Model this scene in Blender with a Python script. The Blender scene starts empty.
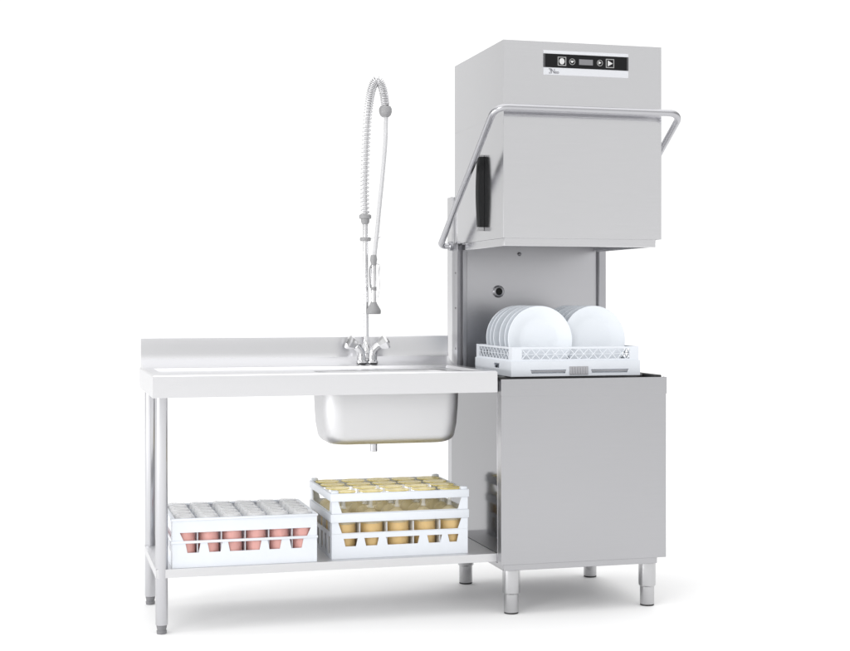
import bpy, bmesh, math, random
from mathutils import Vector, Matrix
random.seed(7)
scene = bpy.context.scene
COL = scene.collection
R = math.radians

# ------------------------------------------------------------------ materials
def nodes_of(name):
    m = bpy.data.materials.new(name); m.use_nodes = True
    nt = m.node_tree; b = nt.nodes['Principled BSDF']
    return m, nt, b

def steel(name, base, rough, grain=(6, 6, 260), bump=0.02, var=0.05, wave=0.0, rv=1.0):
    """brushed stainless steel: stretched grain in roughness, colour and bump, plus a slow sheet waviness"""
    m, nt, b = nodes_of(name)
    b.inputs['Metallic'].default_value = 1.0
    tc = nt.nodes.new('ShaderNodeTexCoord')
    mp = nt.nodes.new('ShaderNodeMapping'); mp.inputs['Scale'].default_value = grain
    nt.links.new(tc.outputs['Object'], mp.inputs['Vector'])
    n = nt.nodes.new('ShaderNodeTexNoise'); n.inputs['Scale'].default_value = 3.0; n.inputs['Detail'].default_value = 4
    nt.links.new(mp.outputs[0], n.inputs['Vector'])
    n2 = nt.nodes.new('ShaderNodeTexNoise'); n2.inputs['Scale'].default_value = 1.7; n2.inputs['Detail'].default_value = 2
    nt.links.new(tc.outputs['Object'], n2.inputs['Vector'])
    mr = nt.nodes.new('ShaderNodeMapRange')
    mr.inputs['To Min'].default_value = rough * (1 - 0.15 * rv); mr.inputs['To Max'].default_value = rough * (1 + 0.2 * rv)
    nt.links.new(n.outputs['Fac'], mr.inputs['Value']); nt.links.new(mr.outputs[0], b.inputs['Roughness'])
    add = nt.nodes.new('ShaderNodeMath'); add.operation = 'ADD'
    nt.links.new(n.outputs['Fac'], add.inputs[0]); nt.links.new(n2.outputs['Fac'], add.inputs[1])
    mc = nt.nodes.new('ShaderNodeMapRange'); mc.inputs['From Min'].default_value = 0.6; mc.inputs['From Max'].default_value = 1.4
    mc.inputs['To Min'].default_value = 1 - var; mc.inputs['To Max'].default_value = 1 + var
    nt.links.new(add.outputs[0], mc.inputs['Value'])
    vm = nt.nodes.new('ShaderNodeVectorMath'); vm.operation = 'SCALE'; vm.inputs[0].default_value = base
    nt.links.new(mc.outputs[0], vm.inputs['Scale']); nt.links.new(vm.outputs[0], b.inputs['Base Color'])
    bp = nt.nodes.new('ShaderNodeBump'); bp.inputs['Strength'].default_value = bump; bp.inputs['Distance'].default_value = 0.002
    nt.links.new(n.outputs['Fac'], bp.inputs['Height'])
    if wave:
        bw = nt.nodes.new('ShaderNodeBump'); bw.inputs['Strength'].default_value = wave; bw.inputs['Distance'].default_value = 0.01
        nt.links.new(n2.outputs['Fac'], bw.inputs['Height']); nt.links.new(bw.outputs[0], bp.inputs['Normal'])
    nt.links.new(bp.outputs[0], b.inputs['Normal'])
    return m

def plain(name, col, rough=0.5, metallic=0.0, noise=0.04, scale=40, bump=0.0, spec=0.5, sss=0.0):
    m, nt, b = nodes_of(name)
    b.inputs['Roughness'].default_value = rough; b.inputs['Metallic'].default_value = metallic
    b.inputs['Specular IOR Level'].default_value = spec
    tc = nt.nodes.new('ShaderNodeTexCoord')
    n = nt.nodes.new('ShaderNodeTexNoise'); n.inputs['Scale'].default_value = scale; n.inputs['Detail'].default_value = 3
    nt.links.new(tc.outputs['Object'], n.inputs['Vector'])
    mr = nt.nodes.new('ShaderNodeMapRange'); mr.inputs['To Min'].default_value = 1 - noise; mr.inputs['To Max'].default_value = 1 + noise
    nt.links.new(n.outputs['Fac'], mr.inputs['Value'])
    vm = nt.nodes.new('ShaderNodeVectorMath'); vm.operation = 'SCALE'; vm.inputs[0].default_value = col
    nt.links.new(mr.outputs[0], vm.inputs['Scale']); nt.links.new(vm.outputs[0], b.inputs['Base Color'])
    if bump:
        bp = nt.nodes.new('ShaderNodeBump'); bp.inputs['Strength'].default_value = bump; bp.inputs['Distance'].default_value = 0.001
        nt.links.new(n.outputs['Fac'], bp.inputs['Height']); nt.links.new(bp.outputs[0], b.inputs['Normal'])
    return m

def tinted(name, col, tint, clear, rough=0.10):
    """tinted tumbler glass: part clear see-through in its tint, part cloudy glossy body"""
    m = plain(name, col, rough, noise=0.05, scale=30)
    nt = m.node_tree; b = nt.nodes['Principled BSDF']; out = nt.nodes['Material Output']
    t = nt.nodes.new('ShaderNodeBsdfTransparent'); t.inputs['Color'].default_value = (*tint, 1)
    mx = nt.nodes.new('ShaderNodeMixShader'); mx.inputs[0].default_value = clear
    nt.links.new(b.outputs[0], mx.inputs[1]); nt.links.new(t.outputs[0], mx.inputs[2]); nt.links.new(mx.outputs[0], out.inputs['Surface'])
    return m

M = dict(
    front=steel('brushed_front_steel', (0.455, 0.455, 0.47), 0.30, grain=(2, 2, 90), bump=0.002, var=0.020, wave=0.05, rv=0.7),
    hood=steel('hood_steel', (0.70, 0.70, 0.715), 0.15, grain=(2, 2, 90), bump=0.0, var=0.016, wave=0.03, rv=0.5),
    side=steel('polished_dimmed_side_steel', (0.225, 0.225, 0.236), 0.10, grain=(2, 2, 60), bump=0.004, var=0.02, wave=0.02),  # base colour darkened in place of a grey floor mirrored in the side
    inner=steel('chamber_steel', (0.50, 0.50, 0.52), 0.30, grain=(2, 2, 60), bump=0.003, var=0.012, wave=0.02),
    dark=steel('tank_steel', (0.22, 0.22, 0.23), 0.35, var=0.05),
    post=steel('post_steel', (0.42, 0.42, 0.44), 0.32, grain=(30, 30, 2), bump=0.004, var=0.02),
    pale=steel('pale_table_steel', (0.72, 0.72, 0.733), 0.28, grain=(2, 60, 60), bump=0.0, var=0.004, wave=0.03, rv=0.35),
    basin=steel('satin_basin_steel', (0.665, 0.665, 0.675), 0.50, grain=(5, 5, 60), bump=0.01, var=0.02),
    shelf=steel('satin_shelf_steel', (0.69, 0.69, 0.70), 0.45, grain=(2, 60, 60), bump=0.002, var=0.01),
    tube=steel('tube_steel', (0.56, 0.56, 0.58), 0.22, grain=(50, 50, 3), bump=0.01, var=0.03),
    bar=steel('handle_bar_steel', (0.47, 0.47, 0.49), 0.26, grain=(4, 4, 4), bump=0.0, var=0.006, rv=0.05),
    leg=steel('leg_steel', (0.52, 0.52, 0.53), 0.22, grain=(40, 40, 4), bump=0.02, var=0.04),
    chrome=steel('chrome', (0.72, 0.72, 0.73), 0.14, bump=0.0, var=0.01),
    wire=steel('spring_wire', (0.68, 0.68, 0.69), 0.25, bump=0.0, var=0.02),
    greyplastic=plain('grey_plastic', (0.30, 0.30, 0.305), 0.5, bump=0.05),
    foot=plain('dark_grey_foot', (0.20, 0.20, 0.21), 0.55, bump=0.05),
    black=plain('black_plastic', (0.010, 0.0105, 0.011), 0.5, noise=0.15, bump=0.05, spec=0.22),
    strip=plain('black_display_foil', (0.010, 0.010, 0.011), 0.45, noise=0.1, spec=0.15),
    stripend=plain('grey_foil_end', (0.07, 0.07, 0.075), 0.35),
    label=plain('label_foil', (0.64, 0.65, 0.68), 0.4, noise=0.02),
    display=plain('display_window', (0.20, 0.20, 0.21), 0.3, noise=0.05),
    icon=plain('icon_print', (0.62, 0.62, 0.62), 0.5),
    iconring=plain('icon_ring_print', (0.34, 0.34, 0.34), 0.5),
    print=plain('lettering_print', (0.16, 0.16, 0.18), 0.5),
    rackw=plain('white_rack_plastic', (0.72, 0.75, 0.795), 0.42, noise=0.03, scale=25, bump=0.06),
    rackgrey=plain('grey_tag_plastic', (0.42, 0.42, 0.44), 0.5),
    plate=plain('white_porcelain', (0.765, 0.80, 0.845), 0.14, noise=0.012, scale=8),
    floor=plain('white_studio_floor', (0.93, 0.93, 0.93), 0.6, noise=0.004, scale=3, spec=0.1),
    rubber=plain('black_rubber', (0.03, 0.03, 0.03), 0.6),
    red=tinted('red_tinted_glass', (1.0, 0.58, 0.53), (1.0, 0.90, 0.88), 0.50),
    clear=tinted('frosted_clear_glass', (0.96, 0.965, 0.97), (1.0, 1.0, 1.0), 0.60, 0.12),
    amber=tinted('amber_tinted_glass', (1.0, 0.74, 0.36), (1.0, 0.96, 0.87), 0.50),
    straw=tinted('straw_tinted_glass', (1.0, 0.93, 0.72), (1.0, 0.985, 0.93), 0.62, 0.08),
    yellow=tinted('yellow_tinted_glass', (1.0, 0.84, 0.26), (1.0, 0.96, 0.78), 0.40),
    hosem=plain('hose_plastic', (0.56, 0.56, 0.57), 0.4, noise=0.04),
)

# ------------------------------------------------------------------ mesh helpers
class MB:
    def __init__(s): s.v = []; s.f = []
    def add(s, vs, fs, mat=None):
        k = len(s.v)
        s.v += [tuple(mat @ Vector(p)) if mat else tuple(p) for p in vs]
        s.f += [tuple(i + k for i in f) for f in fs]
        return s
    def frombm(s, bm, mat=None):
        bm.verts.ensure_lookup_table(); bm.verts.index_update()
        s.add([v.co.copy() for v in bm.verts], [[v.index for v in f.verts] for f in bm.faces], mat); bm.free(); return s
    def box(s, x0, x1, y0, y1, z0, z1, bev=0.0, seg=2, mat=None):
        bm = bmesh.new(); bmesh.ops.create_cube(bm, size=1)
        for v in bm.verts:
            v.co = Vector(((x0 + x1) / 2 + v.co.x * (x1 - x0), (y0 + y1) / 2 + v.co.y * (y1 - y0), (z0 + z1) / 2 + v.co.z * (z1 - z0)))
        if bev: bmesh.ops.bevel(bm, geom=list(bm.edges), offset=bev, segments=seg, affect='EDGES', profile=0.5, clamp_overlap=True)
        return s.frombm(bm, mat)
    def tube(s, pts, r, n=12, caps=True, mat=None):
        pts = [Vector(p) for p in pts]; rr = r if isinstance(r, (list, tuple)) else [r] * len(pts)
        t0 = (pts[1] - pts[0]).normalized()
        u = t0.orthogonal().normalized(); vs = []; fs = []
        for i, p in enumerate(pts):
            if i == 0: t = t0
            elif i == len(pts) - 1: t = (pts[i] - pts[i - 1]).normalized()
            else: t = ((pts[i + 1] - p).normalized() + (p - pts[i - 1]).normalized()).normalized()
            u = (u - t * u.dot(t)).normalized(); w = t.cross(u)
            for k in range(n):
                a = 2 * math.pi * k / n
                vs.append(p + (u * math.cos(a) + w * math.sin(a)) * rr[i])
        for i in range(len(pts) - 1):
            for k in range(n):
                fs.append((i * n + k, i * n + (k + 1) % n, (i + 1) * n + (k + 1) % n, (i + 1) * n + k))
        if caps:
            fs.append(tuple(range(n - 1, -1, -1))); fs.append(tuple(range((len(pts) - 1) * n, len(pts) * n)))
        return s.add(vs, fs, mat)
    def lathe(s, prof, n=40, mat=None, squash=None):
        vs = []; fs = []; idx = []
        for r, z in prof:
            if r < 1e-6: idx.append([len(vs)]); vs.append((0, 0, z))
            else:
                idx.append(list(range(len(vs), len(vs) + n)))
                vs += [(r * math.cos(2 * math.pi * k / n), r * math.sin(2 * math.pi * k / n), z) for k in range(n)]
        for a, b in zip(idx, idx[1:]):
            for k in range(n):
                k2 = (k + 1) % n
                if len(a) == 1 and len(b) == 1: continue
                if len(a) == 1: fs.append((a[0], b[k2], b[k]))
                elif len(b) == 1: fs.append((a[k], a[k2], b[0]))
                else: fs.append((a[k], a[k2], b[k2], b[k]))
        return s.add(vs, fs, mat)
    def build(s, name, m, parent=None, ang=20, loc=None):
        me = bpy.data.meshes.new(name); me.from_pydata(s.v, [], s.f); me.update()
        bm = bmesh.new(); bm.from_mesh(me); bmesh.ops.recalc_face_normals(bm, faces=bm.faces); bm.to_mesh(me); bm.free()
        for p in me.polygons: p.use_smooth = True
        me.set_sharp_from_angle(angle=R(ang))
        me.materials.append(M[m])
        o = bpy.data.objects.new(name, me); COL.objects.link(o)
        if parent is not None: o.parent = parent
        if loc: o.location = loc
        return o

def tag(o, label=None, cat=None, group=None, kind=None):
    if label: o['label'] = label
    if cat: o['category'] = cat
    if group: o['group'] = group
    if kind: o['kind'] = kind
    return o
def thing(name, label, cat, loc=(0, 0, 0), group=None):
    o = bpy.data.objects.new(name, None); COL.objects.link(o); o.empty_display_size = 0.05
    o.location = loc
    return tag(o, label, cat, group)
def copy_tree(o, parent=None):
    c = o.copy(); COL.objects.link(c)
    if parent is not None: c.parent = parent
    for ch in list(o.children): copy_tree(ch, c)
    return c

def arc_path(pts, rad, seg=8):
    """poly-line with rounded corners"""
    P = [Vector(p) for p in pts]; out = [P[0]]
    for a, b, c in zip(P, P[1:], P[2:]):
        d1 = (a - b).normalized(); d2 = (c - b).normalized(); ang = d1.angle(d2)
        t = min(rad / math.tan(ang / 2), (a - b).length * .49, (c - b).length * .49)
        r = t * math.tan(ang / 2)
        cen = b + (d1 + d2).normalized() * (r / math.sin(ang / 2))
        s0 = b + d1 * t - cen; s1 = b + d2 * t - cen
        for k in range(seg + 1):
            f = k / seg; w = s0.angle(s1)
            out.append(cen + (s0 * math.sin((1 - f) * w) + s1 * math.sin(f * w)) / math.sin(w))
    out.append(P[-1]); return out

def spline(pts, n=12):
    P = [Vector(p) for p in pts]; P = [P[0] * 2 - P[1]] + P + [P[-1] * 2 - P[-2]]; out = []
    for i in range(1, len(P) - 2):
        for k in range(n):
            t = k / n; a, b, c, d = P[i - 1:i + 3]
            out.append(0.5 * ((2 * b) + (c - a) * t + (2 * a - 5 * b + 4 * c - d) * t * t + (3 * b - a - 3 * c + d) * t ** 3))
    out.append(P[-2]); return out

def wall(mb, u0, u1, v0, v1, holes, th, frame, shrink=0.0):
    """a sheet with rectangular openings (bottom corners drawn in by shrink), thickness th along the frame's third axis"""
    us = sorted({round(q, 5) for q in [u0, u1] + [h[0] for h in holes] + [h[1] for h in holes]})
    vs = sorted({round(q, 5) for q in [v0, v1] + [h[2] for h in holes] + [h[3] for h in holes]})
    bm = bmesh.new(); g = {}
    for u in us:
        for v in vs:
            uu = u
            for h in holes:
                sh = h[4] if len(h) > 4 else shrink
                if abs(v - h[2]) < 1e-5:
                    if abs(u - h[0]) < 1e-5: uu = u + sh
                    if abs(u - h[1]) < 1e-5: uu = u - sh
            g[u, v] = bm.verts.new((uu, v, 0))
    fs = []
    for a, b in zip(us, us[1:]):
        for c, d in zip(vs, vs[1:]):
            cu, cv = (a + b) / 2, (c + d) / 2
            if any(h[0] < cu < h[1] and h[2] < cv < h[3] for h in holes): continue
            fs.append(bm.faces.new((g[a, c], g[b, c], g[b, d], g[a, d])))
    for v in [v for v in bm.verts if not v.link_faces]: bm.verts.remove(v)
    ex = bmesh.ops.extrude_face_region(bm, geom=list(bm.faces))
    for e in ex['geom']:
        if isinstance(e, bmesh.types.BMVert): e.co.z += th
    mb.frombm(bm, frame)
def frame(o, ux, vx, wx):
    m = Matrix.Identity(4)
    for i, a in enumerate((ux, vx, wx)):
        for k in range(3): m[k][i] = a[k]
    for k in range(3): m[k][3] = o[k]
    return m
X, Y, Z = (1, 0, 0), (0, 1, 0), (0, 0, 1)
def four_walls(mb, x0, x1, y0, y1, z0, z1, th, hx, hy, shrink=0.0):
    """front, back with holes hx (u measured from x0), sides with holes hy (u from y0+th)"""
    wall(mb, 0, x1 - x0, z0, z1, hx, th, frame((x0, y0, 0), X, Z, Y), shrink)
    wall(mb, 0, x1 - x0, z0, z1, hx, -th, frame((x0, y1, 0), X, Z, Y), shrink)
    wall(mb, 0, y1 - y0 - 2 * th, z0, z1, hy, th, frame((x0, y0 + th, 0), Y, Z, X), shrink)
    wall(mb, 0, y1 - y0 - 2 * th, z0, z1, hy, -th, frame((x1, y0 + th, 0), Y, Z, X), shrink)

def text_mesh(body, size, name):
    c = bpy.data.curves.new(name, 'FONT'); c.body = body; c.size = size; c.extrude = 0.0004
    o = bpy.data.objects.new(name, c); COL.objects.link(o)
    dg = bpy.context.evaluated_depsgraph_get(); dg.update()
    me = bpy.data.meshes.new_from_object(o.evaluated_get(dg)); me.name = name
    bpy.data.objects.remove(o); bpy.data.curves.remove(c)
    return me

# ------------------------------------------------------------------ setting
f = MB(); f.add([(-90, -90, 0), (90, -90, 0), (90, 90, 0), (-90, 90, 0)], [(0, 1, 2, 3)])
fl = f.build('floor', 'floor'); tag(fl, 'seamless white studio floor under the machine and table', 'floor', kind='structure')

# ------------------------------------------------------------------ DISHWASHER
W = 0.6
dw = thing('hood_dishwasher', 'tall stainless pass-through dishwasher with its hood raised beside the sink table', 'dishwasher', (0, 0, 0))
# lower cabinet: open-topped tank
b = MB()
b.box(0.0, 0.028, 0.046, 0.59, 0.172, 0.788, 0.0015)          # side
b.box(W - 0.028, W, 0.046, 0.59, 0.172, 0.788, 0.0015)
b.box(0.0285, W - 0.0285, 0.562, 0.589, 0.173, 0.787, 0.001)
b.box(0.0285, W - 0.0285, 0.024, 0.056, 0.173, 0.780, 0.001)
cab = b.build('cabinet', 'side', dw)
for xa, xb in ((-0.001, 0.0135), (W - 0.0135, W + 0.001)):
    MB().box(xa, xb, 0.0355, 0.0455, 0.176, 0.786, 0.002).build('edge_trim', 'tube', cab)
for xa, xb in ((.003, .029), (W - .029, W - .003)):
    MB().box(xa, xb, .030, .560, .7885, .8005, .003).build('tank_gasket', 'rubber', dw)
b = MB(); b.box(0.03, W - 0.03, 0.0565, 0.5615, 0.55, 0.58)
for yy in (0.13, 0.40): b.box(0.029, W - 0.029, yy, yy + 0.02, 0.776, 0.7985, 0.003)
b.box(0.03, 0.05, 0.057, 0.561, 0.74, 0.775); b.box(W - 0.05, W - 0.03, 0.057, 0.561, 0.74, 0.775)
b.build('tank', 'dark', dw)
# front panel: folded sheet with returns
b = MB()
b.box(0.0, W, 0.0, 0.0016, 0.172, 0.7935, 0.0007)
b.box(0.0002, 0.0018, 0.0017, 0.0345, 0.1725, 0.791); b.box(W - 0.0018, W - 0.0002, 0.0017, 0.0345, 0.1725, 0.791)
b.box(0.002, W - 0.002, 0.0017, 0.0225, 0.7917, 0.7933)
b.box(-0.0004, W + 0.0022, -0.0010, -0.0001, 0.737, 0.7945, 0.0004); b.box(W + .0002, W + 0.0022, 0.0, 0.030, 0.737, 0.7943, 0.0006)
b.box(0.02, W - 0.02, 0.004, 0.022, 0.18, 0.78)
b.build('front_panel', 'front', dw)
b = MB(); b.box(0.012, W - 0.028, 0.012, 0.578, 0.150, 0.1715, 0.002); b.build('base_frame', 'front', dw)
for (lx, ly) in ((.051, .046), (.549, .046), (.051, .592), (.549, .592)):
    ly2 = min(ly, 0.575)
    p = MB().lathe([(0, .1495), (.0295, .1495), (.0300, .146), (.0298, .082), (.0292, .071), (.0246, .066), (.0246, .0065), (.0240, .0055), (0, .0055)], 40,
                   Matrix.Translation((lx, ly2, 0)))
    lo = p.build('leg', 'leg', dw, 35)
    MB().lathe([(0, .0053), (.0235, .0053), (.0242, .004), (.0240, .0008), (0, .0008)], 32, Matrix.Translation((lx, ly2, 0))).build('foot_pad', 'rubber', lo, 35)
# chamber back, posts, rear cover
b = MB(); b.box(0.046, 0.565, 0.556, 0.561, 0.785, 1.70); bp_ = b.build('back_panel', 'inner', dw)
nz = MB(); rot = Matrix.Translation((0.173, 0.556, 1.092)) @ Matrix.Rotation(R(90), 4, 'X')
nz.lathe([(0, -0.002), (.022, -.002), (.023, .003), (.019, .008), (.0135, .009), (.0125, .004), (0, .004)], 32, rot)
nzo = nz.build('wash_nozzle', 'post', bp_, 35)
MB().lathe([(0, .0045), (.0130, .0045), (.0130, .009), (.0125, .0105), (.008, .0100), (0, .0095)], 24, rot).build('nozzle_core', 'black', nzo, 35)
rot = Matrix.Translation((0.256, 0.556, 1.233)) @ Matrix.Rotation(R(90), 4, 'X')
MB().lathe([(0, -0.001), (.008, -.001), (.008, .003), (.005, .006), (0, .0065)], 6, rot).build('bolt', 'dark', bp_, 35)
for sx, (a0, a1) in enumerate(((0.002, 0.044), (0.566, 0.600))):
    b = MB()
    b.box(a0, a1, 0.562, 0.589, 0.789, 1.267, 0.0015)           # channel web
    if sx == 0: b.box(a0, a0 + .003, 0.522, 0.5615, 0.789, 1.267, 0.001); b.box(a1 - .016, a1, 0.535, 0.5615, 0.789, 1.267, 0.0015)
    else: b.box(a0 + .006, a1, 0.540, 0.5615, 0.789, 1.267, 0.0015)
    po = b.build('guide_post', 'post', dw)
    if sx == 0:
        for zz in (0.88, 1.03, 1.16):
            MB().lathe([(0, -0.001), (.004, -.001), (.004, .001), (0, .002)], 12, Matrix.Translation((a0 , 0.545, zz)) @ Matrix.Rotation(R(-90), 4, 'Y')).build('screw', 'dark', po, 35)
b = MB(); b.box(0.004, 0.596, 0.5905, 0.652, 0.165, 0.80, 0.002); b.build('rear_cover', 'front', dw)
b = MB(); b.box(0.002, 0.12, 0.5905, 0.654, 0.802, 1.447, 0.002); b.build('rear_duct', 'pale', dw)
# hood: five-sided shell + upper casing
hx0, hx1, hy0, hy1, hz0, hz1 = 0.012, 0.588, 0.0125, 0.588, 1.2692, 1.6830
h = MB(); t = 0.003
h.box(hx0, hx1, hy0, hy0 + t, hz0, hz1, 0.0004)
h.box(hx0, hx0 + t, hy0 + t, hy1, hz0, hz1, 0.0003); h.box(hx1 - t, hx1, hy0 + t, hy1, hz0, hz1, 0.0003)
h.box(hx0 + t, hx1 - t, 0.5895, 0.592, hz0 + .1, hz1)
h.box(hx0 + t, hx1 - t, hy0 + t, 0.555, 1.40, 1.404)
hood = h.build('hood', 'hood', dw)
l = MB(); lx0, lx1, ly0 = 0.019, 0.571, 0.0235
l.box(lx0, lx1, ly0, ly0 + .012, 1.2425, 1.285, 0.0012)
l.box(lx0, lx0 + .012, ly0 + .0122, 0.52, 1.2425, 1.285, 0.0012); l.box(lx1 - .012, lx1, ly0 + .0122, 0.53, 1.2425, 1.285, 0.0012)
l.box(hx0 + t, hx1 - t, hy0 + t, hy0 + .03, 1.272, 1.275); 
l.build('hood_lip', 'hood', hood)
l = MB()
l.box(lx0 + .0125, lx0 + .0145, ly0 + .013, .553, 1.25, 1.399); l.box(lx1 - .0145, lx1 - .0125, ly0 + .013, .553, 1.25, 1.399)
l.box(lx0 + .0125, lx1 - .0125, ly0 + .0125, ly0 + .0145, 1.25, 1.399)
l.build('hood_lining', 'inner', hood)
c = MB(); c.box(hx0 + .0002, hx1 - .0002, hy0 + .0002, 0.5895, 1.6832, 1.935, 0.0004); cas = c.build('top_casing', 'hood', dw)
# black grip on the hood's side
g = MB(); gy0, gy1 = 0.222, 0.244
N = 14; vs = []; fs = []
for i in range(N + 1):
    q = i / N; z = 1.316 + q * 0.244; bow = 0.022 + 0.005 * math.sin(math.pi * q)
    for (xx, yy) in ((hx0 - bow, gy0 + .004), (hx0 - bow, gy1 - .004), (hx0 - bow + .005, gy1), (hx0 - .0006, gy1), (hx0 - .0006, gy0), (hx0 - bow + .005, gy0)): vs.append((xx, yy, z))
for i in range(N):
    for k in range(6): fs.append((i * 6 + k, i * 6 + (k + 1) % 6, i * 6 + 6 + (k + 1) % 6, i * 6 + 6 + k))
fs += [tuple(range(6)), tuple(range(N * 6, N * 6 + 6))]
g.add(vs, fs); 
grip = g.build('side_grip', 'black', hood, 30)
for xa, za_, zb_ in ((.025, 1.302, 1.3155), (.020, 1.5605, 1.568)):
    MB().box(hx0 - xa, hx0 - .0006, gy0 + .002, gy1 - .002, za_, zb_, .002).build('grip_end', 'greyplastic', grip)
# lifting bar: one bent tube round three sides
bx0, bx1, by, bz = -0.040, 0.630, -0.058, 1.6985
low = 0.605; lz = 1.262
pts = [(0.001, low - .012, lz), (bx0, low, lz), (bx0, by, bz), (bx1, by, bz), (bx1, low, lz), (0.599, low - .012, lz)]
b = MB(); b.tube(arc_path(pts, 0.045, 12), 0.0116, 20); bar = b.build('lift_bar', 'bar', dw, 40)
for xx, sg in ((0.0035, -1), (0.5965, 1)):
    MB().lathe([(0, -.002), (.017, -.002), (.018, .001), (.018, .012), (.015, .015), (0, .015)], 24,
        Matrix.Translation((xx, low - .012, lz)) @ Matrix.Rotation(R(90 * sg), 4, 'Y')).build('pivot', 'post', bar, 35)
# control panel
px0, px1, pz0, pz1 = 0.154, 0.464, 1.823, 1.906
fy = hy0 + .0002
def lay(x0, x1, z0, z1, layer, th=0.0006, bev=0):
    m = MB(); y1 = fy - 0.0004 - layer * 0.0007
    return m.box(x0, x1, y1 - th, y1, z0, z1, bev)
pan = lay(px0, px1, pz0, pz1, 0, .0007, .0003).build('control_panel', 'label', dw)
sz0, sz1 = 1.848, 1.8945
lay(px0, px1, sz0, sz1, 1.2).build('display_strip', 'strip', pan)
lay(px0, px0 + .006, sz0 + .0003, sz1 - .0003, 2.2).build('strip_end', 'stripend', pan)
lay(px1 - .006, px1, sz0 + .0003, sz1 - .0003, 2.2).build('strip_end', 'stripend', pan)
PW = px1 - px0; zc = (sz0 + sz1) / 2 - .001
lay(px0 + .415 * PW, px0 + .577 * PW, zc - .0095, zc + .0095, 2.2).build('display', 'display', pan)
def ring(cx, half, layer, square, w):
    m = MB(); y1 = fy - 0.0004 - layer * .0007
    if square:
        for (a, b_, c_, d_) in ((-half, half, half - w, half), (-half, half, -half, -half + w), (-half, -half + w, -half + w, half - w), (half - w, half, -half + w, half - w)):
            m.box(cx + a, cx + b_, y1 - .0006, y1, zc + c_, zc + d_)
    else:
        n = 28; vs = []; fs = []
        for k in range(n):
            for rr in (half, half - w):
                for yy in (y1, y1 - .0006): vs.append((cx + rr * math.cos(2 * math.pi * k / n), yy, zc + rr * math.sin(2 * math.pi * k / n)))
        for k in range(n):
            j = (k + 1) % n
            for a, b_ in ((0, 1), (1, 3), (3, 2), (2, 0)): fs.append((k * 4 + a, k * 4 + b_, j * 4 + b_, j * 4 + a))
        m.add(vs, fs)
    return m
def poly(m, pts, layer):
    y1 = fy - 0.0004 - layer * .0007; n = len(pts)
    vs = [(x, y1, z) for x, z in pts] + [(x, y1 - .0006, z) for x, z in pts]
    m.add(vs, [tuple(range(n)), tuple(range(n, 2 * n))] + [(k, (k + 1) % n, n + (k + 1) % n, n + k) for k in range(n)])
    return m
c1, c2, c3, c4 = px0 + .215 * PW, px0 + .335 * PW, px0 + .66 * PW, px0 + .78 * PW
o1 = ring(c1, .0152, 2.2, True, .0026).build('button', 'iconring', pan)
poly(MB(), [(c1 + .0095 * math.cos(a * math.pi / 12), zc + .0105 * math.sin(a * math.pi / 12)) for a in range(24)], 2.2).build('button_symbol', 'icon', pan)
ring(c2, .0108, 2.2, False, .0018).build('button', 'iconring', pan)
poly(MB(), [(c2 - .007, zc + .0035), (c2 + .007, zc + .0035), (c2 + .001, zc - .004), (c2 - .002, zc - .004)], 2.2).build('button_symbol', 'icon', pan)
ring(c3, .0108, 2.2, False, .0018).build('button', 'iconring', pan)
poly(MB(), [(c3 - .005, zc - .005), (c3 + .0055, zc + .0005), (c3 - .003, zc + .006), (c3 - .005, zc + .005)], 2.2).build('button_symbol', 'icon', pan)
ring(c4, .0152, 2.2, True, .0026).build('button', 'iconring', pan)
poly(MB(), [(c4 - .008, zc - .010), (c4 + .010, zc), (c4 - .008, zc + .010)], 2.2).build('button_symbol', 'icon', pan)
lt = MB()
def put_text(body, size, x, z, sx=1.0):
    me = text_mesh(body, size, 'lettering')
    vs = [(x + v.co.x * sx, fy - .0012 - .0006 - v.co.z * 0.5, z + v.co.y) for v in me.vertices]
    lt.add(vs, [tuple(p.vertices) for p in me.polygons]); bpy.data.meshes.remove(me)
tz = 1.8275
put_text('N', .0235, px0 + .0265, tz, 0.85)
put_text('eo', .0165, px0 + .0415, tz, 0.85)
lt.box(px0 + .019, px0 + .029, fy - .0022, fy - .0014, tz + .0142, tz + .0165)
lt.box(px0 + .0245, px0 + .0263, fy - .0022, fy - .0014, tz + .006, tz + .0140)
lt.box(px0 + .0195, px0 + .0263, fy - .0022, fy - .0014, tz + .0005, tz + .0022)
lt.build('lettering', 'print', pan)

# ------------------------------------------------------------------ SINK TABLE
tb = thing('sink_table', 'pale stainless steel sink table with backsplash and undershelf hung on the dishwasher', 'table', (-0.57, 0.3, 0))
def tbuild(m, name, mat, parent=None, ang=20):
    o = m.build(name, mat, parent if parent is not None else tb, ang)
    if parent is None: o.location = (0.57, -0.3, 0)
    return o
tx0, tx1, ty0, ty1, tzt, tzb = -1.148, -0.0095, 0.0105, 0.6045, 0.8225, 0.7510
sx0, sx1, sy0, sy1 = -0.573, -0.110, 0.108, 0.345        # basin opening
wx0, wx1, wy0, wy1 = tx0 + .040, tx1 - .040, ty0 + .040, 0.485   # sunken well
wz = tzt - .009
bm = bmesh.new()
def q(*p):
    return bm.faces.new([bm.verts.new(v) for v in p])
def rectring(o, zo, i, zi):
    (a0, a1, b0, b1), (c0, c1, d0, d1) = o, i
    A = [(a0, b0, zo), (a1, b0, zo), (a1, b1, zo), (a0, b1, zo)]; B = [(c0, d0, zi), (c1, d0, zi), (c1, d1, zi), (c0, d1, zi)]
    for k in range(4): q(A[k], A[(k + 1) % 4], B[(k + 1) % 4], B[k])
bev = .004
rectring((tx0 + bev, tx1 - bev, ty0 + bev, 0.500), tzt, (wx0, wx1, wy0, wy1), tzt)
rectring((wx0, wx1, wy0, wy1), tzt, (wx0 + .006, wx1 - .006, wy0 + .006, wy1 - .006), wz)
rectring((wx0 + .006, wx1 - .006, wy0 + .006, wy1 - .006), wz, (sx0, sx1, sy0, sy1), wz)
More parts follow.
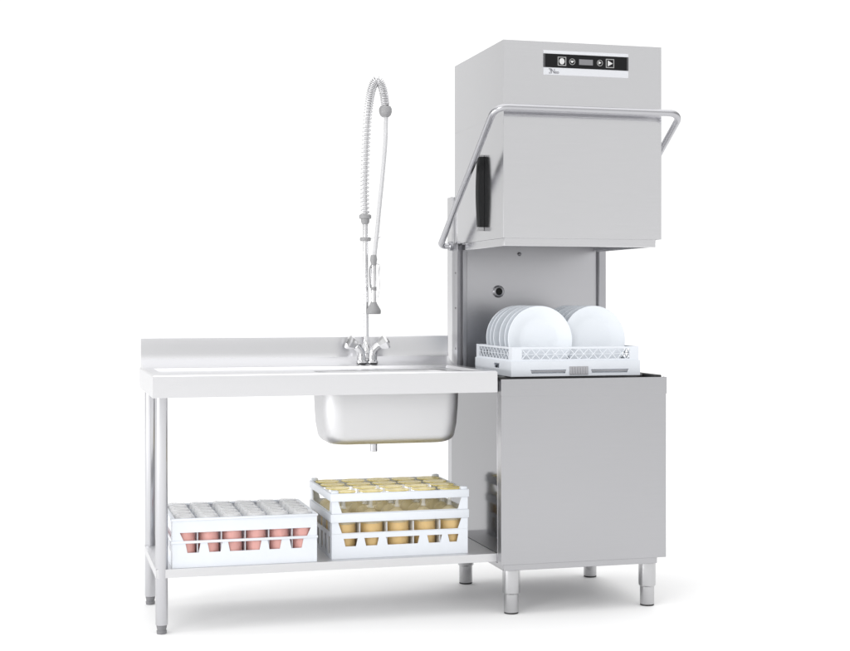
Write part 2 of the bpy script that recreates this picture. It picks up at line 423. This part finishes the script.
# front roll and apron, end aprons
ends = [(tx0, ty0), (tx1, ty0)]
for (z0, o0), (z1, o1) in (((tzt, bev), (tzt - bev, 0)), ((tzt - bev, 0), (tzb, 0)), ((tzb, 0), (tzb, .014)), ((tzb, .014), (tzb + .012, .014))):
    q((tx0 + o0, ty0 + o0, z0), (tx1 - o0, ty0 + o0, z0), (tx1 - o1, ty0 + o1, z1), (tx0 + o1, ty0 + o1, z1))
    for xe, s in ((tx0, 1), (tx1, -1)):
        q((xe + s * o0, ty0 + o0, z0), (xe + s * o0, 0.500 if z0 == tzt and False else ty1, z0), (xe + s * o1, ty1, z1), (xe + s * o1, ty0 + o1, z1))
# sloped foot, upstand and its folded top
prof = [(0.500, tzt), (0.522, tzt + .004), (0.562, tzt + .016), (0.584, tzt + .030), (0.5905, tzt + .048), (0.5905, 0.9245), (0.5930, 0.9275), (0.6045, 0.9275)]
for (a, za), (b_, zb_) in zip(prof, prof[1:]):
    q((tx0 + bev, a, za), (tx1 - bev, a, za), (tx1 - bev, b_, zb_), (tx0 + bev, b_, zb_))
for xe in (tx0 + bev, tx1 - bev):
    bm.faces.new([bm.verts.new((xe, a, za)) for a, za in prof] + [bm.verts.new((xe, ty1, tzt))])
q((tx0 + bev, ty1, 0.9275), (tx1 - bev, ty1, 0.9275), (tx1 - bev, ty1, tzb), (tx0 + bev, ty1, tzb))
bmesh.ops.remove_doubles(bm, verts=bm.verts, dist=0.0002)
m = MB(); m.frombm(bm); m.box(tx0 + .02, sx0 - .04, .06, .47, tzb + .02, tzb + .045); top = tbuild(m, 'tabletop', 'pale', ang=25)
# basin: rounded tapered bowl, inner and outer skin
def rrect(x0, x1, y0, y1, r, z, n=8):
    out = []
    for cx_, cy_, a0 in ((x1 - r, y1 - r, 0), (x0 + r, y1 - r, 90), (x0 + r, y0 + r, 180), (x1 - r, y0 + r, 270)):
        for k in range(n + 1):
            a = R(a0 + 90 * k / n); out.append((cx_ + r * math.cos(a), cy_ + r * math.sin(a), z))
    return out
loops = []
zt = wz - .0008; zb2 = 0.5765
loops.append(rrect(sx0 - .012, sx1 + .012, sy0 - .012, sy1 + .012, .05, zt - .0022))
loops.append(rrect(sx0 + .002, sx1 - .002, sy0 + .002, sy1 - .002, .05, zt - .001))
def bowl(off, down):
    L = []
    for z, ins in ((zt - .006, .003), (0.70, .006), (0.64, .010), (0.612, .015)):
        L.append((z, ins))
    for k in range(1, 8):
        a = R(90 * k / 7); L.append((0.612 - (0.612 - zb2) * math.sin(a), .015 + .040 * (1 - math.cos(a))))
    return [rrect(sx0 + i_ - off, sx1 - i_ + off, sy0 + i_ - off, sy1 - i_ + off, max(.055 - i_ * .3, .02) + off, z - (down if kk > 4 else 0)) for kk, (z, i_) in enumerate(L)]
loops += bowl(-.002, 0)
n = len(loops[0]); vs = [p for lp in loops for p in lp]; fs = []
for i in range(len(loops) - 1):
    for k in range(n): fs.append((i * n + k, i * n + (k + 1) % n, i * n + n + (k + 1) % n, i * n + n + k))
fs.append(tuple(range((len(loops) - 1) * n, len(loops) * n)))
out = bowl(.012, .002)
m = MB(); m.add(vs, fs)
vs = [p for lp in out for p in lp]; fs = []
for i in range(len(out) - 1):
    for k in range(n): fs.append((i * n + k, i * n + n + k, i * n + n + (k + 1) % n, i * n + (k + 1) % n))
fs.append(tuple(range((len(out) - 1) * n, len(out) * n))[::-1])
m.add(vs, fs)
bas = tbuild(m, 'basin', 'basin', ang=40)
dxy = (-0.383, 0.235, 0)
m = MB().lathe([(0, .5735), (.030, .5735), (.030, .569), (.0125, .566), (.0125, .541), (.010, .540), (0, .540)], 24, Matrix.Translation(dxy))
m.build('drain_pipe', 'tube', bas, 35)
# undershelf
m = MB()
s0, s1, s2, s3, sza, szb = -1.136, -0.0015, 0.040, 0.532, 0.178, 0.2055
m.box(s0 + .002, s1, s2, s2 + .002, sza, szb, .0006); m.box(s0 + .002, s1, s3 - .002, s3, sza, szb, .0006)
m.box(s0, s0 + .002, s2, s3, sza + .0002, szb - .0002); m.box(s1 - .0022, s1 - .0003, s2 + .0022, s3 - .0022, sza, szb - .002)
m.box(s0 + .0022, s1 - .0002, s2 + .0022, s3 - .0022, szb - .0019, szb - .0001)
m.box(s0 + .03, s1 - .03, .25, .32, sza + .004, szb - .0025)
tbuild(m, 'undershelf', 'shelf')
for ly in (.0565, .515):
    m = MB().lathe([(0, .750), (.0195, .750), (.0195, .030), (.0185, .0285), (0, .0285)], 32, Matrix.Translation((-1.1165, ly, 0)))
    lo = tbuild(m, 'leg', 'tube', ang=35)
    MB().lathe([(0, .0283), (.0165, .0283), (.0168, .025), (.0140, .012), (.0165, .010), (.0155, .0005), (0, .0005)], 24, Matrix.Translation((-1.1165, ly, 0))).build('foot', 'foot', lo, 30)
# hanger rail behind the end apron, resting on the cabinet
m = MB(); m.box(-.0085, -.001, .03, .50, .752, .785, .001); tbuild(m, 'hanger_rail', 'post')

# ------------------------------------------------------------------ SPRAY TAP
fx, fyy = -0.336, 0.550
tap = thing('spray_tap', 'tall chrome pre-rinse spray tap with coiled spring on the sink table', 'tap', (fx, fyy, 0.836))
def tp(m, name, mat, parent=None, ang=40):
    o = m.build(name, mat, parent if parent is not None else tap, ang)
    return o
# local coordinates; z offsets measured from .836
K = 0.836
m = MB()
for s in (-1, 1):
    m.tube(spline([(s * .020, -.006, -.004), (s * .021, -.008, .022), (s * .026, -.012, .042), (s * .041, -.016, .058)], 6), [.0172] * 8 + [.0165] * 11, 16)
    m.lathe([(0, -.003), (.021, -.003), (.021, .003), (.016, .008), (0, .008)], 24, Matrix.Translation((s * .020, -.006, -.002)))
m.lathe([(0, .008), (.016, .012), (.021, .024), (.021, .046), (.015, .058), (.012, .070), (.012, .078), (0, .078)], 28)
m.tube([(-.021, -.006, .026), (.021, -.006, .026)], .0115, 16)
tp(m, 'mixer_body', 'chrome')
for s in (-1, 1):
    d = Vector((s * .80, -.10, .42)).normalized()
    mt = Matrix.Translation((s * .037, -.016, .055)) @ d.to_track_quat('Z', 'Y').to_matrix().to_4x4()
    m = MB(); m.lathe([(0, -.002), (.013, 0), (.015, .010), (.021, .020), (.027, .034), (.026, .041), (.014, .044), (0, .044)], 8, mt)
    ko = tp(m, 'tap_handle', 'chrome', ang=20)
    MB().lathe([(0, .0443), (.009, .0443), (.009, .047), (0, .048)], 16, mt).build('handle_cap', 'greyplastic', ko, 30)
def P(px, py):   # local point from (x offset, height) in the tap's own plane
    return Vector((px, 0, py))
m = MB().tube([P(0, .075), P(-.004, .535)], .0088, 16); riser = tp(m, 'riser_pipe', 'chrome')
m = MB().lathe([(0, .500), (.010, .500), (.0150, .508), (.0160, .520), (.0220, .522), (.0225, .533), (.018, .537), (0, .537)], 28, Matrix.Translation((-.0045, 0, 0))); tp(m, 'spring_collar', 'greyplastic')
m = MB().lathe([(0, .4395), (.019, .4395), (.020, .443), (.020, .450), (.018, .453), (0, .453)], 28, Matrix.Translation((-.004, 0, 0)))
cl = tp(m, 'wall_clamp', 'greyplastic')
MB().tube(spline([(.012, -.004, .449), (.030, -.014, .451), (.044, -.012, .452), (.052, .0, .456)], 5), .0020, 8).build('hook', 'wire', cl, 40)
# centre line of the spring and hose
path = spline([P(-.0045, .537), P(-.006, .62), P(-.004, .72), P(.000, .82), P(.006, .905), P(.014, .968), P(.026, 1.012), P(.041, 1.029), P(.056, 1.012), P(.066, .975), P(.071, .935)], 14)
m = MB().tube(path, .0078, 12); hs = tp(m, 'inner_hose', 'hosem')
L = [0]
for a, b_ in zip(path, path[1:]): L.append(L[-1] + (b_ - a).length)
def at(s):
    for i in range(len(L) - 1):
        if L[i + 1] >= s: 
            q_ = (s - L[i]) / max(L[i + 1] - L[i], 1e-9); return path[i].lerp(path[i + 1], q_), (path[i + 1] - path[i]).normalized()
    return path[-1], (path[-1] - path[-2]).normalized()
coil = []; tot = L[-1]; ph = 0; s = 0
while s < tot:
    p, tdir = at(s); up = Vector((0, 1, 0)); sd = tdir.cross(up).normalized()
    coil.append(p + (sd * math.cos(ph) + up * math.sin(ph)) * .0148)
    pitch = .0150 if s < .33 else (.0150 - (s - .33) / .12 * .0090 if s < .45 else .0060)
    ds = pitch / 16; s += ds; ph += 2 * math.pi / 16
m = MB().tube(coil, .0021, 6); tp(m, 'coil_spring', 'wire', ang=80)
m = MB().lathe([(0, -.026), (.012, -.026), (.019, -.020), (.0235, -.008), (.0235, .004), (.019, .013), (.012, .016), (0, .016)], 28, Matrix.Translation((.0715, 0, .921)))
tp(m, 'spring_cap', 'greyplastic')
m = MB().tube(spline([(.074, 0, .90), (.070, -.004, .80), (.058, -.010, .68), (.044, -.018, .56), (.034, -.024, .47), (.0235, -.028, .385)], 8), .0075, 12); tp(m, 'supply_hose', 'hosem')
# spray gun
gx, gy_ = .0205, -.028
mt = Matrix.Translation((gx, gy_, 0))
m = MB().lathe([(0, .388), (.010, .388), (.013, .372), (.010, .356), (.0095, .350), (0, .350)], 24, mt); gun = tp(m, 'spray_gun', 'greyplastic')
MB().lathe([(0, .3495), (.0095, .3495), (.0100, .30), (.0090, .262), (.0095, .218), (0, .218)], 24, mt).build('gun_body', 'chrome', gun, 35)
MB().lathe([(0, .2175), (.010, .2175), (.013, .210), (.025, .190), (.0265, .186), (.0265, .176), (.024, .173), (0, .173)], 32, mt).build('spray_head', 'greyplastic', gun, 30)
MB().lathe([(0, .272), (.0104, .272), (.0104, .258), (0, .258)], 20, mt).build('gun_band', 'greyplastic', gun, 30)
MB().tube(spline([(gx + .008, gy_, .360), (gx + .019, gy_ - .004, .348), (gx + .017, gy_ - .006, .312), (gx + .0185, gy_ - .006, .27), (gx + .013, gy_ - .004, .232)], 6), .0030, 8).build('trigger_lever', 'wire', gun, 40)
MB().tube(spline([(gx - .008, gy_, .352), (gx - .015, gy_ - .002, .335), (gx - .014, gy_ - .002, .29), (gx - .011, gy_, .268)], 6), .0028, 8).build('trigger_guard', 'greyplastic', gun, 40)

# ------------------------------------------------------------------ PLATE RACK
rx0, rx1, ry0, ry1, rz0, rz1 = 0.054, 0.527, 0.055, 0.465, 0.7995, 0.8995
pr = thing('plate_rack', 'square white plastic plate rack with lattice sides standing on the dishwasher tank', 'dish rack', ((rx0 + rx1) / 2, (ry0 + ry1) / 2, rz0))
def rk(m, name, mat, root, parent=None, ang=25):
    o = m.build(name, mat, parent if parent is not None else root, ang)
    if parent is None: o.location = -root.location
    return o
m = MB(); rw = rx1 - rx0; rd = ry1 - ry0; th = .004; zm = .8515
four_walls(m, rx0, rx1, ry0, ry1, rz0, zm, th,
    [(.070, .200, .8090, .8215, .004), (.290, .430, .8090, .8215, .004)], [(.125, .185, .8235, .8400, .003)])
m.box(rx0 + th, rx1 - th, ry0 + th, ry1 - th, rz0 + .002, rz0 + .005)
base = rk(m, 'rack_base', 'rackw', pr)
m = MB()
for i in range(7): m.box(rx0 + .213 + i * .0095, rx0 + .219 + i * .0095, ry0 - .004, ry0 - .0002, .8055, .8305, .0008)
m.box(rx0 + .210, rx0 + .279, ry0 - .002, ry0 - .0001, .8035, .8325, .0006)
m.build('rack_tag', 'rackgrey', base)
m = MB(); m.box(rx0 + .050, rx0 + .445, ry0 + .014, ry0 + .017, .8055, .8245, .001); m.build('grip_bar', 'rackw', base)
MB().tube([(rx0 + .068, ry0 + .0045, .8160), (rx0 + .432, ry0 + .0045, .8160)], .0026, 10).build('rail', 'rackgrey', base, 40)
m = MB()
i0 = .0035                                   # upper band set back a little
a0, a1, b0, b1 = rx0 + i0, rx1 - i0, ry0 + i0, ry1 - i0
hw = [(.036, a1 - a0 - .034, zm + .006, rz1 - .007)]
hs_ = [(.030, b1 - b0 - 2 * th - .030, zm + .006, rz1 - .007)]
four_walls(m, a0, a1, b0, b1, zm, rz1, th, hw, hs_)
def diag(u0, u1, frm, step, w=.0028):
    z0, z1 = zm + .006, rz1 - .007; hgt = z1 - z0; run = hgt * .92
    u = u0
    while u < u1 - .002:
        for sgn in (0, 1):
            ua, ub = (u, u + run) if sgn == 0 else (u + run, u)
            za, zb_ = z0, z1
            if max(ua, ub) > u1:   # cut at the frame
                fcut = (u1 - min(ua, ub)) / run
                if sgn == 0: ub = u1; zb_ = z0 + hgt * fcut
                else: ua = u1; za = z1 - hgt * fcut
            d = Vector((ub - ua, zb_ - za)).normalized(); nn = Vector((-d.y, d.x)) * w / 2
            off = .0008 if sgn else .0
            vs = [(ua + nn.x, za + nn.y), (ub + nn.x, zb_ + nn.y), (ub - nn.x, zb_ - nn.y), (ua - nn.x, za - nn.y)]
            m.add([(x_, z_, off) for x_, z_ in vs] + [(x_, z_, off + .0025) for x_, z_ in vs],
                  [(0, 1, 2, 3), (4, 5, 6, 7)] + [(k, (k + 1) % 4, 4 + (k + 1) % 4, 4 + k) for k in range(4)], frm)
        u += step
for yy, sg in ((b0, 1), (b1 - .004, 1)): diag(.036, a1 - a0 - .034, frame((a0, yy + .0004, 0), X, Z, Y), .0350)
for xx in (a0, a1 - .004): diag(.030, b1 - b0 - 2 * th - .030, frame((xx + .0004, b0 + th, 0), Y, Z, X), .0350)
m.box(a0 + .03, a1 - .03, b0 + .001, b0 + .0032, .8735, .8755)
for xe in (a0, a1 - .0032): m.box(xe + .001, xe + .0032, b0 + .03, b1 - .03, .8735, .8755)
rk(m, 'lattice_band', 'rackw', pr)
for x_ in (rx0 + .05, rx0 + .155, rx0 + .19, rx0 + .275, rx0 + .31, rx0 + .42):   # comb of pegs the plates lean on
    ya, pit = ry0 + .03, .040; o2 = [(ya, rz0 + .0055), (ya, rz0 + .012)]
    for i in range(9):
        yc = ya + .022 + i * pit
        o2 += [(yc - .004, rz0 + .012), (yc - .0018, rz0 + .060), (yc + .0018, rz0 + .060), (yc + .004, rz0 + .012)]
    o2 += [(ya + .37, rz0 + .012), (ya + .37, rz0 + .0055)]
    n = len(o2); m = MB()
    m.add([(x_ - .002, a, b_) for a, b_ in o2] + [(x_ + .002, a, b_) for a, b_ in o2], [tuple(range(n)), tuple(range(n, 2 * n))[::-1]] + [(k, (k + 1) % n, n + (k + 1) % n, n + k) for k in range(n)])
    rk(m, 'peg_row', 'rackw', pr)
# plates
PR = .1165
prof = [(0, 0), (.05, 0), (.056, -.003), (.060, -.003), (.064, .001), (.082, .005), (PR - .004, .0155), (PR - .0006, .0175), (PR, .0195), (PR - .001, .0210), (PR - .006, .0205), (.084, .0105), (.074, .0065), (.066, .0042), (.05, .0036), (0, .0034)]
def make_plate():
    m = MB().lathe(prof, 72, Matrix.Rotation(R(90), 4, 'X'))
    return m.build('plate', 'plate', None, 50)
pl0 = None
rows = [.098, .143, .192, .262, .305, .350]
ords = ['frontmost', 'second', 'third', 'fourth', 'fifth', 'rearmost']
for side, cx_, dy in (('left', .176, 0), ('right', .3795, .010)):
    for i, y_ in enumerate(rows):
        if pl0 is None: o = pl0 = make_plate()
        else: o = pl0.copy(); COL.objects.link(o)
        o.location = (cx_ + random.uniform(-.0015, .0015), y_ + dy + .022, .9235 + random.uniform(-.001, .0005))
        o.rotation_euler = (R(-4.5 + random.uniform(-1.1, 1.1)), 0, R(random.uniform(-1.8, 1.8)))
        w = ords[i]
        txt = ('%s white porcelain plate in the %s-hand row of the plate rack' % (w, side)) if w in ('frontmost', 'rearmost') else \
              ('%s white porcelain plate from the front in the %s-hand row of the plate rack' % (w, side))
        tag(o, txt, 'plate', 'white plates standing in the plate rack')

# ------------------------------------------------------------------ GLASS RACKS
ZS = szb + .0002
# low rack with red tumblers
LX0, LX1, LY0, LY1 = -1.084, -0.616, 0.052, 0.410
lz0, lz1 = ZS, ZS + .150
lr = thing('glass_rack', 'low white rack of red tumblers at the left on the undershelf', 'glass rack', ((LX0 + LX1) / 2, (LY0 + LY1) / 2, lz0))
m = MB(); lw = LX1 - LX0; ld = LY1 - LY0 - .008
slot = (.024, lw - .020, lz0 + .0856, lz0 + .112, .012)
wins = [(.042, .090), (.112, .160), (.178, .286), (.306, .352), (.378, .424)]
hx = [slot] + [(a, b_, lz0 + .047, lz0 + .077, .006) for a, b_ in wins]
hy = [(.026, ld - .026, lz0 + .086, lz0 + .112, .016)] + [(a, a + .045, lz0 + .046, lz0 + .077, .006) for a in (.045, .115, .185, .255)]
four_walls(m, LX0, LX1, LY0, LY1, lz0, lz1, .004, hx, hy)
m.box(LX0 + .004, LX1 - .004, LY0 + .004, LY1 - .004, lz0 + .003, lz0 + .006)
lb = rk(m, 'rack_walls', 'rackw', lr)
m = MB(); e = .0035
m.box(LX0 - e, LX1 + e, LY0 - e, LY0 + .010, lz1 + .0002, lz1 + .007, .0015); m.box(LX0 - e, LX1 + e, LY1 - .010, LY1 + e, lz1 + .0002, lz1 + .007, .0015)
m.box(LX0 - e, LX0 + .010, LY0 + .0102, LY1 - .0102, lz1 + .0002, lz1 + .007, .0015); m.box(LX1 - .010, LX1 + e, LY0 + .0102, LY1 - .0102, lz1 + .0002, lz1 + .007, .0015)
m.box(LX0 - .003, LX1 + .003, LY0 - .003, LY0 - .0001, lz0 + .078, lz0 + .0855, .001)
rk(m, 'rack_rim', 'rackw', lr)
def dividers(root, x0, x1, y0, y1, z0, z1, nx, ny):
    m = MB()
    for i in range(1, nx):
        x_ = x0 + (x1 - x0) * i / nx; m.box(x_ - .001, x_ + .001, y0, y1, z0, z1)
    for j in range(1, ny):
        y_ = y0 + (y1 - y0) * j / ny
        for i in range(nx):
            a = x0 + (x1 - x0) * i / nx; b_ = x0 + (x1 - x0) * (i + 1) / nx
            m.box(a + .0012, b_ - .0012, y_ - .001, y_ + .001, z0 + .0003, z1 - .0003)
    return rk(m, 'compartments', 'rackw', root)
NX, NY = 6, 5
dividers(lr, LX0 + .0045, LX1 - .0045, LY0 + .0045, LY1 - .0045, lz0 + .0065, lz1 - .004, NX, NY)
COLN = ['first', 'second', 'third', 'fourth', 'fifth', 'sixth']
ROWN = ['front row', 'second row from front', 'middle row', 'second row from back', 'back row']
# tumbler, upside down: rim at the bottom, thick frosted base on top
def make_tumbler():
    root = thing('tumbler', 'x', 'glass', group='red tumblers upside down in the low rack')
    H = .157; r0, r1 = .0345, .0315
    MB().lathe([(r0 - .0025, 0), (r0, .0005), (r0 - .0005, .05), (r1 + .0012, H - .052), (r1 - .003, H - .052), (r0 - .0035, .05), (r0 - .0025, 0)], 28).build('glass_body', 'red', root, 50)
    MB().lathe([(0, H - .0515), (r1 + .001, H - .0515), (r1 - .0005, H - .006), (r1 - .004, H), (r1 - .012, H), (r1 - .016, H - .003), (0, H - .004)], 28).build('glass_base', 'clear', root, 40)
    return root
g0 = None
for i in range(NX):
    for j in range(NY):
        o = g0 = make_tumbler() if g0 is None else g0
        if not (i == 0 and j == 0): o = copy_tree(g0)
        o.location = (LX0 + .0045 + (LX1 - LX0 - .009) * (i + .5) / NX + random.uniform(-.0015, .0015), LY0 + .0045 + (LY1 - LY0 - .009) * (j + .5) / NY + random.uniform(-.0015, .0015), lz0 + .0066)
        o.rotation_euler = (0, 0, random.uniform(0, 6))
        tag(o, 'upside-down red tumbler in low rack, %s column from left, %s' % (COLN[i], ROWN[j]))

# tall rack with amber goblets
RX0, RX1, RY0, RY1 = -0.562, -0.094, 0.075, 0.450
qz0 = ZS
tr = thing('glass_rack', 'tall tiered white rack of amber goblets beside the dishwasher on the undershelf', 'glass rack', ((RX0 + RX1) / 2, (RY0 + RY1) / 2, qz0))
lw = RX1 - RX0; ld = RY1 - RY0 - .008
za = qz0 + .082
m = MB()
wn = [(.040, .088), (.110, .160), (.184, .300), (.326, .378), (.398, .436)]
hx = [(a, b_, qz0 + .040, qz0 + .066, .006) for a, b_ in wn]
hy = [(.03 + k * .062, .062 + k * .062, qz0 + .012, qz0 + .070, .002) for k in range(5)]
four_walls(m, RX0, RX1, RY0, RY1, qz0, za, .004, hx, hy)
m.box(RX0 + .004, RX1 - .004, RY0 + .004, RY1 - .004, qz0 + .003, qz0 + .006)
rk(m, 'base_tray', 'rackw', tr)
def extender(z0, hopen, hband, out):
    m = MB(); e = .0015
    zz = z0 + .0004
    hx = [(.022, lw - .022, zz + .002, zz + hopen, .012)]
    hy = [(.024, ld - .024, zz + .002, zz + hopen, .012)]
    four_walls(m, RX0, RX1, RY0, RY1, zz, zz + hopen + hband, .004, hx, hy)
    t0, t1 = zz + hopen + .001, zz + hopen + hband - .0005
    m.box(RX0 - .004, RX1 + .004, RY0 - .0035, RY0 - .0002, t0, t1, .0015); m.box(RX0 - .004, RX1 + .004, RY1 + .0002, RY1 + .0035, t0, t1, .0015)
    m.box(RX0 - .004, RX0 - .0002, RY0, RY1, t0, t1, .0015); m.box(RX1 + .0002, RX1 + .004, RY0, RY1, t0, t1, .0015)
    rk(m, 'extender', 'rackw', tr)
    return zz + hopen + hband
z1_ = extender(za, .037, .029, 0)
z2_ = extender(z1_, .040, .027, 0)
for cx_ in (RX0 + .012, RX1 - .012):
    for cy_ in (RY0 + .012, RY1 - .012): rk(MB().box(cx_ - .012, cx_ + .012, cy_ - .010, cy_ + .010, z2_ - .004, z2_ + .009, .004), 'corner_lug', 'rackw', tr)
NX, NY = 5, 4
dividers(tr, RX0 + .0045, RX1 - .0045, RY0 + .0045, RY1 - .0045, qz0 + .0065, za + .034, NX, NY)
def make_goblet():
    root = thing('goblet', 'x', 'glass', group='amber goblets upside down in the tall rack')
    H = z2_ + .002 - qz0 - .0066; rb = .040
    MB().lathe([(rb - .004, 0), (rb - .0018, .0005), (rb, .04), (rb + .001, .085), (rb, .1035), (rb - .004, .1035), (rb - .003, .085), (rb - .004, .04), (rb - .004, 0)], 32).build('bowl', 'amber', root, 50)
    MB().lathe([(rb, .1040), (rb - .004, .118), (.026, .138), (.010, .149), (0, .152), (0, .147), (.022, .135), (rb - .008, .114), (rb - .004, .1040), (rb, .1040)], 32).build('bowl_base', 'straw', root, 50)
    MB().lathe([(0, .1525), (.0095, .1525), (.0065, .160), (.0060, H - .022), (.010, H - .012), (0, H - .0115)], 20).build('stem', 'clear', root, 50)
    MB().lathe([(0, H - .011), (.010, H - .011), (.026, H - .006), (rb + .001, H - .0035), (rb + .002, H - .0015), (rb, H), (.02, H - .003), (0, H - .004)], 32).build('foot', 'yellow', root, 50)
    return root
ROWG = ['front row', 'second row from front', 'third row from front', 'back row']
g1 = None
for i in range(NX):
    for j in range(NY):
        if g1 is None: o = g1 = make_goblet()
        else: o = copy_tree(g1)
        o.location = (RX0 + .0045 + (RX1 - RX0 - .009) * (i + .5) / NX + random.uniform(-.001, .001), RY0 + .0045 + (RY1 - RY0 - .009) * (j + .5) / NY + random.uniform(-.001, .001), qz0 + .0066)
        o.rotation_euler = (0, 0, random.uniform(0, 6))
        tag(o, 'upside-down amber goblet in tall rack, %s column from left, %s' % (COLN[i], ROWG[j]))

# ------------------------------------------------------------------ light
world = bpy.data.worlds.new('World'); scene.world = world; world.use_nodes = True
nt = world.node_tree; bg = nt.nodes['Background']
tc = nt.nodes.new('ShaderNodeTexCoord'); sep = nt.nodes.new('ShaderNodeSeparateXYZ'); nt.links.new(tc.outputs['Generated'], sep.inputs[0])
def mapr(src, a, b_, c_, d_):
    n = nt.nodes.new('ShaderNodeMapRange'); n.interpolation_type = 'SMOOTHSTEP'
    for k, v in zip(('From Min', 'From Max', 'To Min', 'To Max'), (a, b_, c_, d_)): n.inputs[k].default_value = v
    nt.links.new(src, n.inputs['Value']); return n.outputs[0]
def mth(op, a, b_=None):
    n = nt.nodes.new('ShaderNodeMath'); n.operation = op
    for k, v in ((0, a), (1, b_)):
        if v is None: continue
        if isinstance(v, (int, float)): n.inputs[k].default_value = v
        else: nt.links.new(v, n.inputs[k])
    return n.outputs[0]
az = mth('ARCTAN2', sep.outputs['X'], sep.outputs['Y'])
rel = mth('ABSOLUTE', mth('SUBTRACT', az, R(15)))                # angle away from the white cyclorama
rel = mth('MINIMUM', rel, mth('SUBTRACT', 2 * math.pi, rel))
wallv = mth('ADD', mapr(rel, R(20), R(46), 1.12, 0.48), mapr(rel, R(100), R(135), 0.0, 0.37))
upw = mapr(sep.outputs['Z'], 0.35, 0.95, 0.0, 1.0)               # overhead light bank
val = mth('ADD', mth('MULTIPLY', wallv, mth('SUBTRACT', 1.0, upw)), mth('MULTIPLY', upw, 1.76))
nt.links.new(val, bg.inputs['Strength']); bg.inputs['Color'].default_value = (1, 1, 1, 1)

def area(name, loc, target, size, energy, sy=None, col=(1, 1, 1)):
    l = bpy.data.lights.new(name, 'AREA'); l.energy = energy; l.size = size; l.color = col
    if sy: l.shape = 'RECTANGLE'; l.size_y = sy
    o = bpy.data.objects.new(name, l); COL.objects.link(o); o.location = loc
    o.rotation_euler = (Vector(target) - Vector(loc)).to_track_quat('-Z', 'Y').to_euler(); return o
area('side_fill', (-5.5, -0.9, 0.98), (-0.6, 0.25, 0.1), 2.2, 85, 0.5)  # added low fill light, lifts the shadow under the table
area('front_fill', (-4.0, -4.2, 2.9), (-0.3, 0.2, 0.6), 2.4, 68, 1.6)  # added fill light, brightens the racks, glasses and plates

# ------------------------------------------------------------------ camera
cam = bpy.data.cameras.new('camera'); co = bpy.data.objects.new('camera', cam); COL.objects.link(co)
co.location = (-1.5081, -4.5547, 1.0601); co.rotation_euler = (R(90), 0, -0.2666)
cam.sensor_width = 36; cam.lens = 36 * 1431.54 / 850; cam.shift_y = -25.476 / 850; cam.clip_end = 400; cam.clip_start = .05
scene.camera = co
scene.render.engine = 'CYCLES'
scene.cycles.max_bounces = 12; scene.cycles.transparent_max_bounces = 32; scene.cycles.transmission_bounces = 8
scene.view_settings.view_transform = 'Standard'; scene.view_settings.look = 'None'
scene.view_settings.exposure = 0; scene.view_settings.gamma = 1
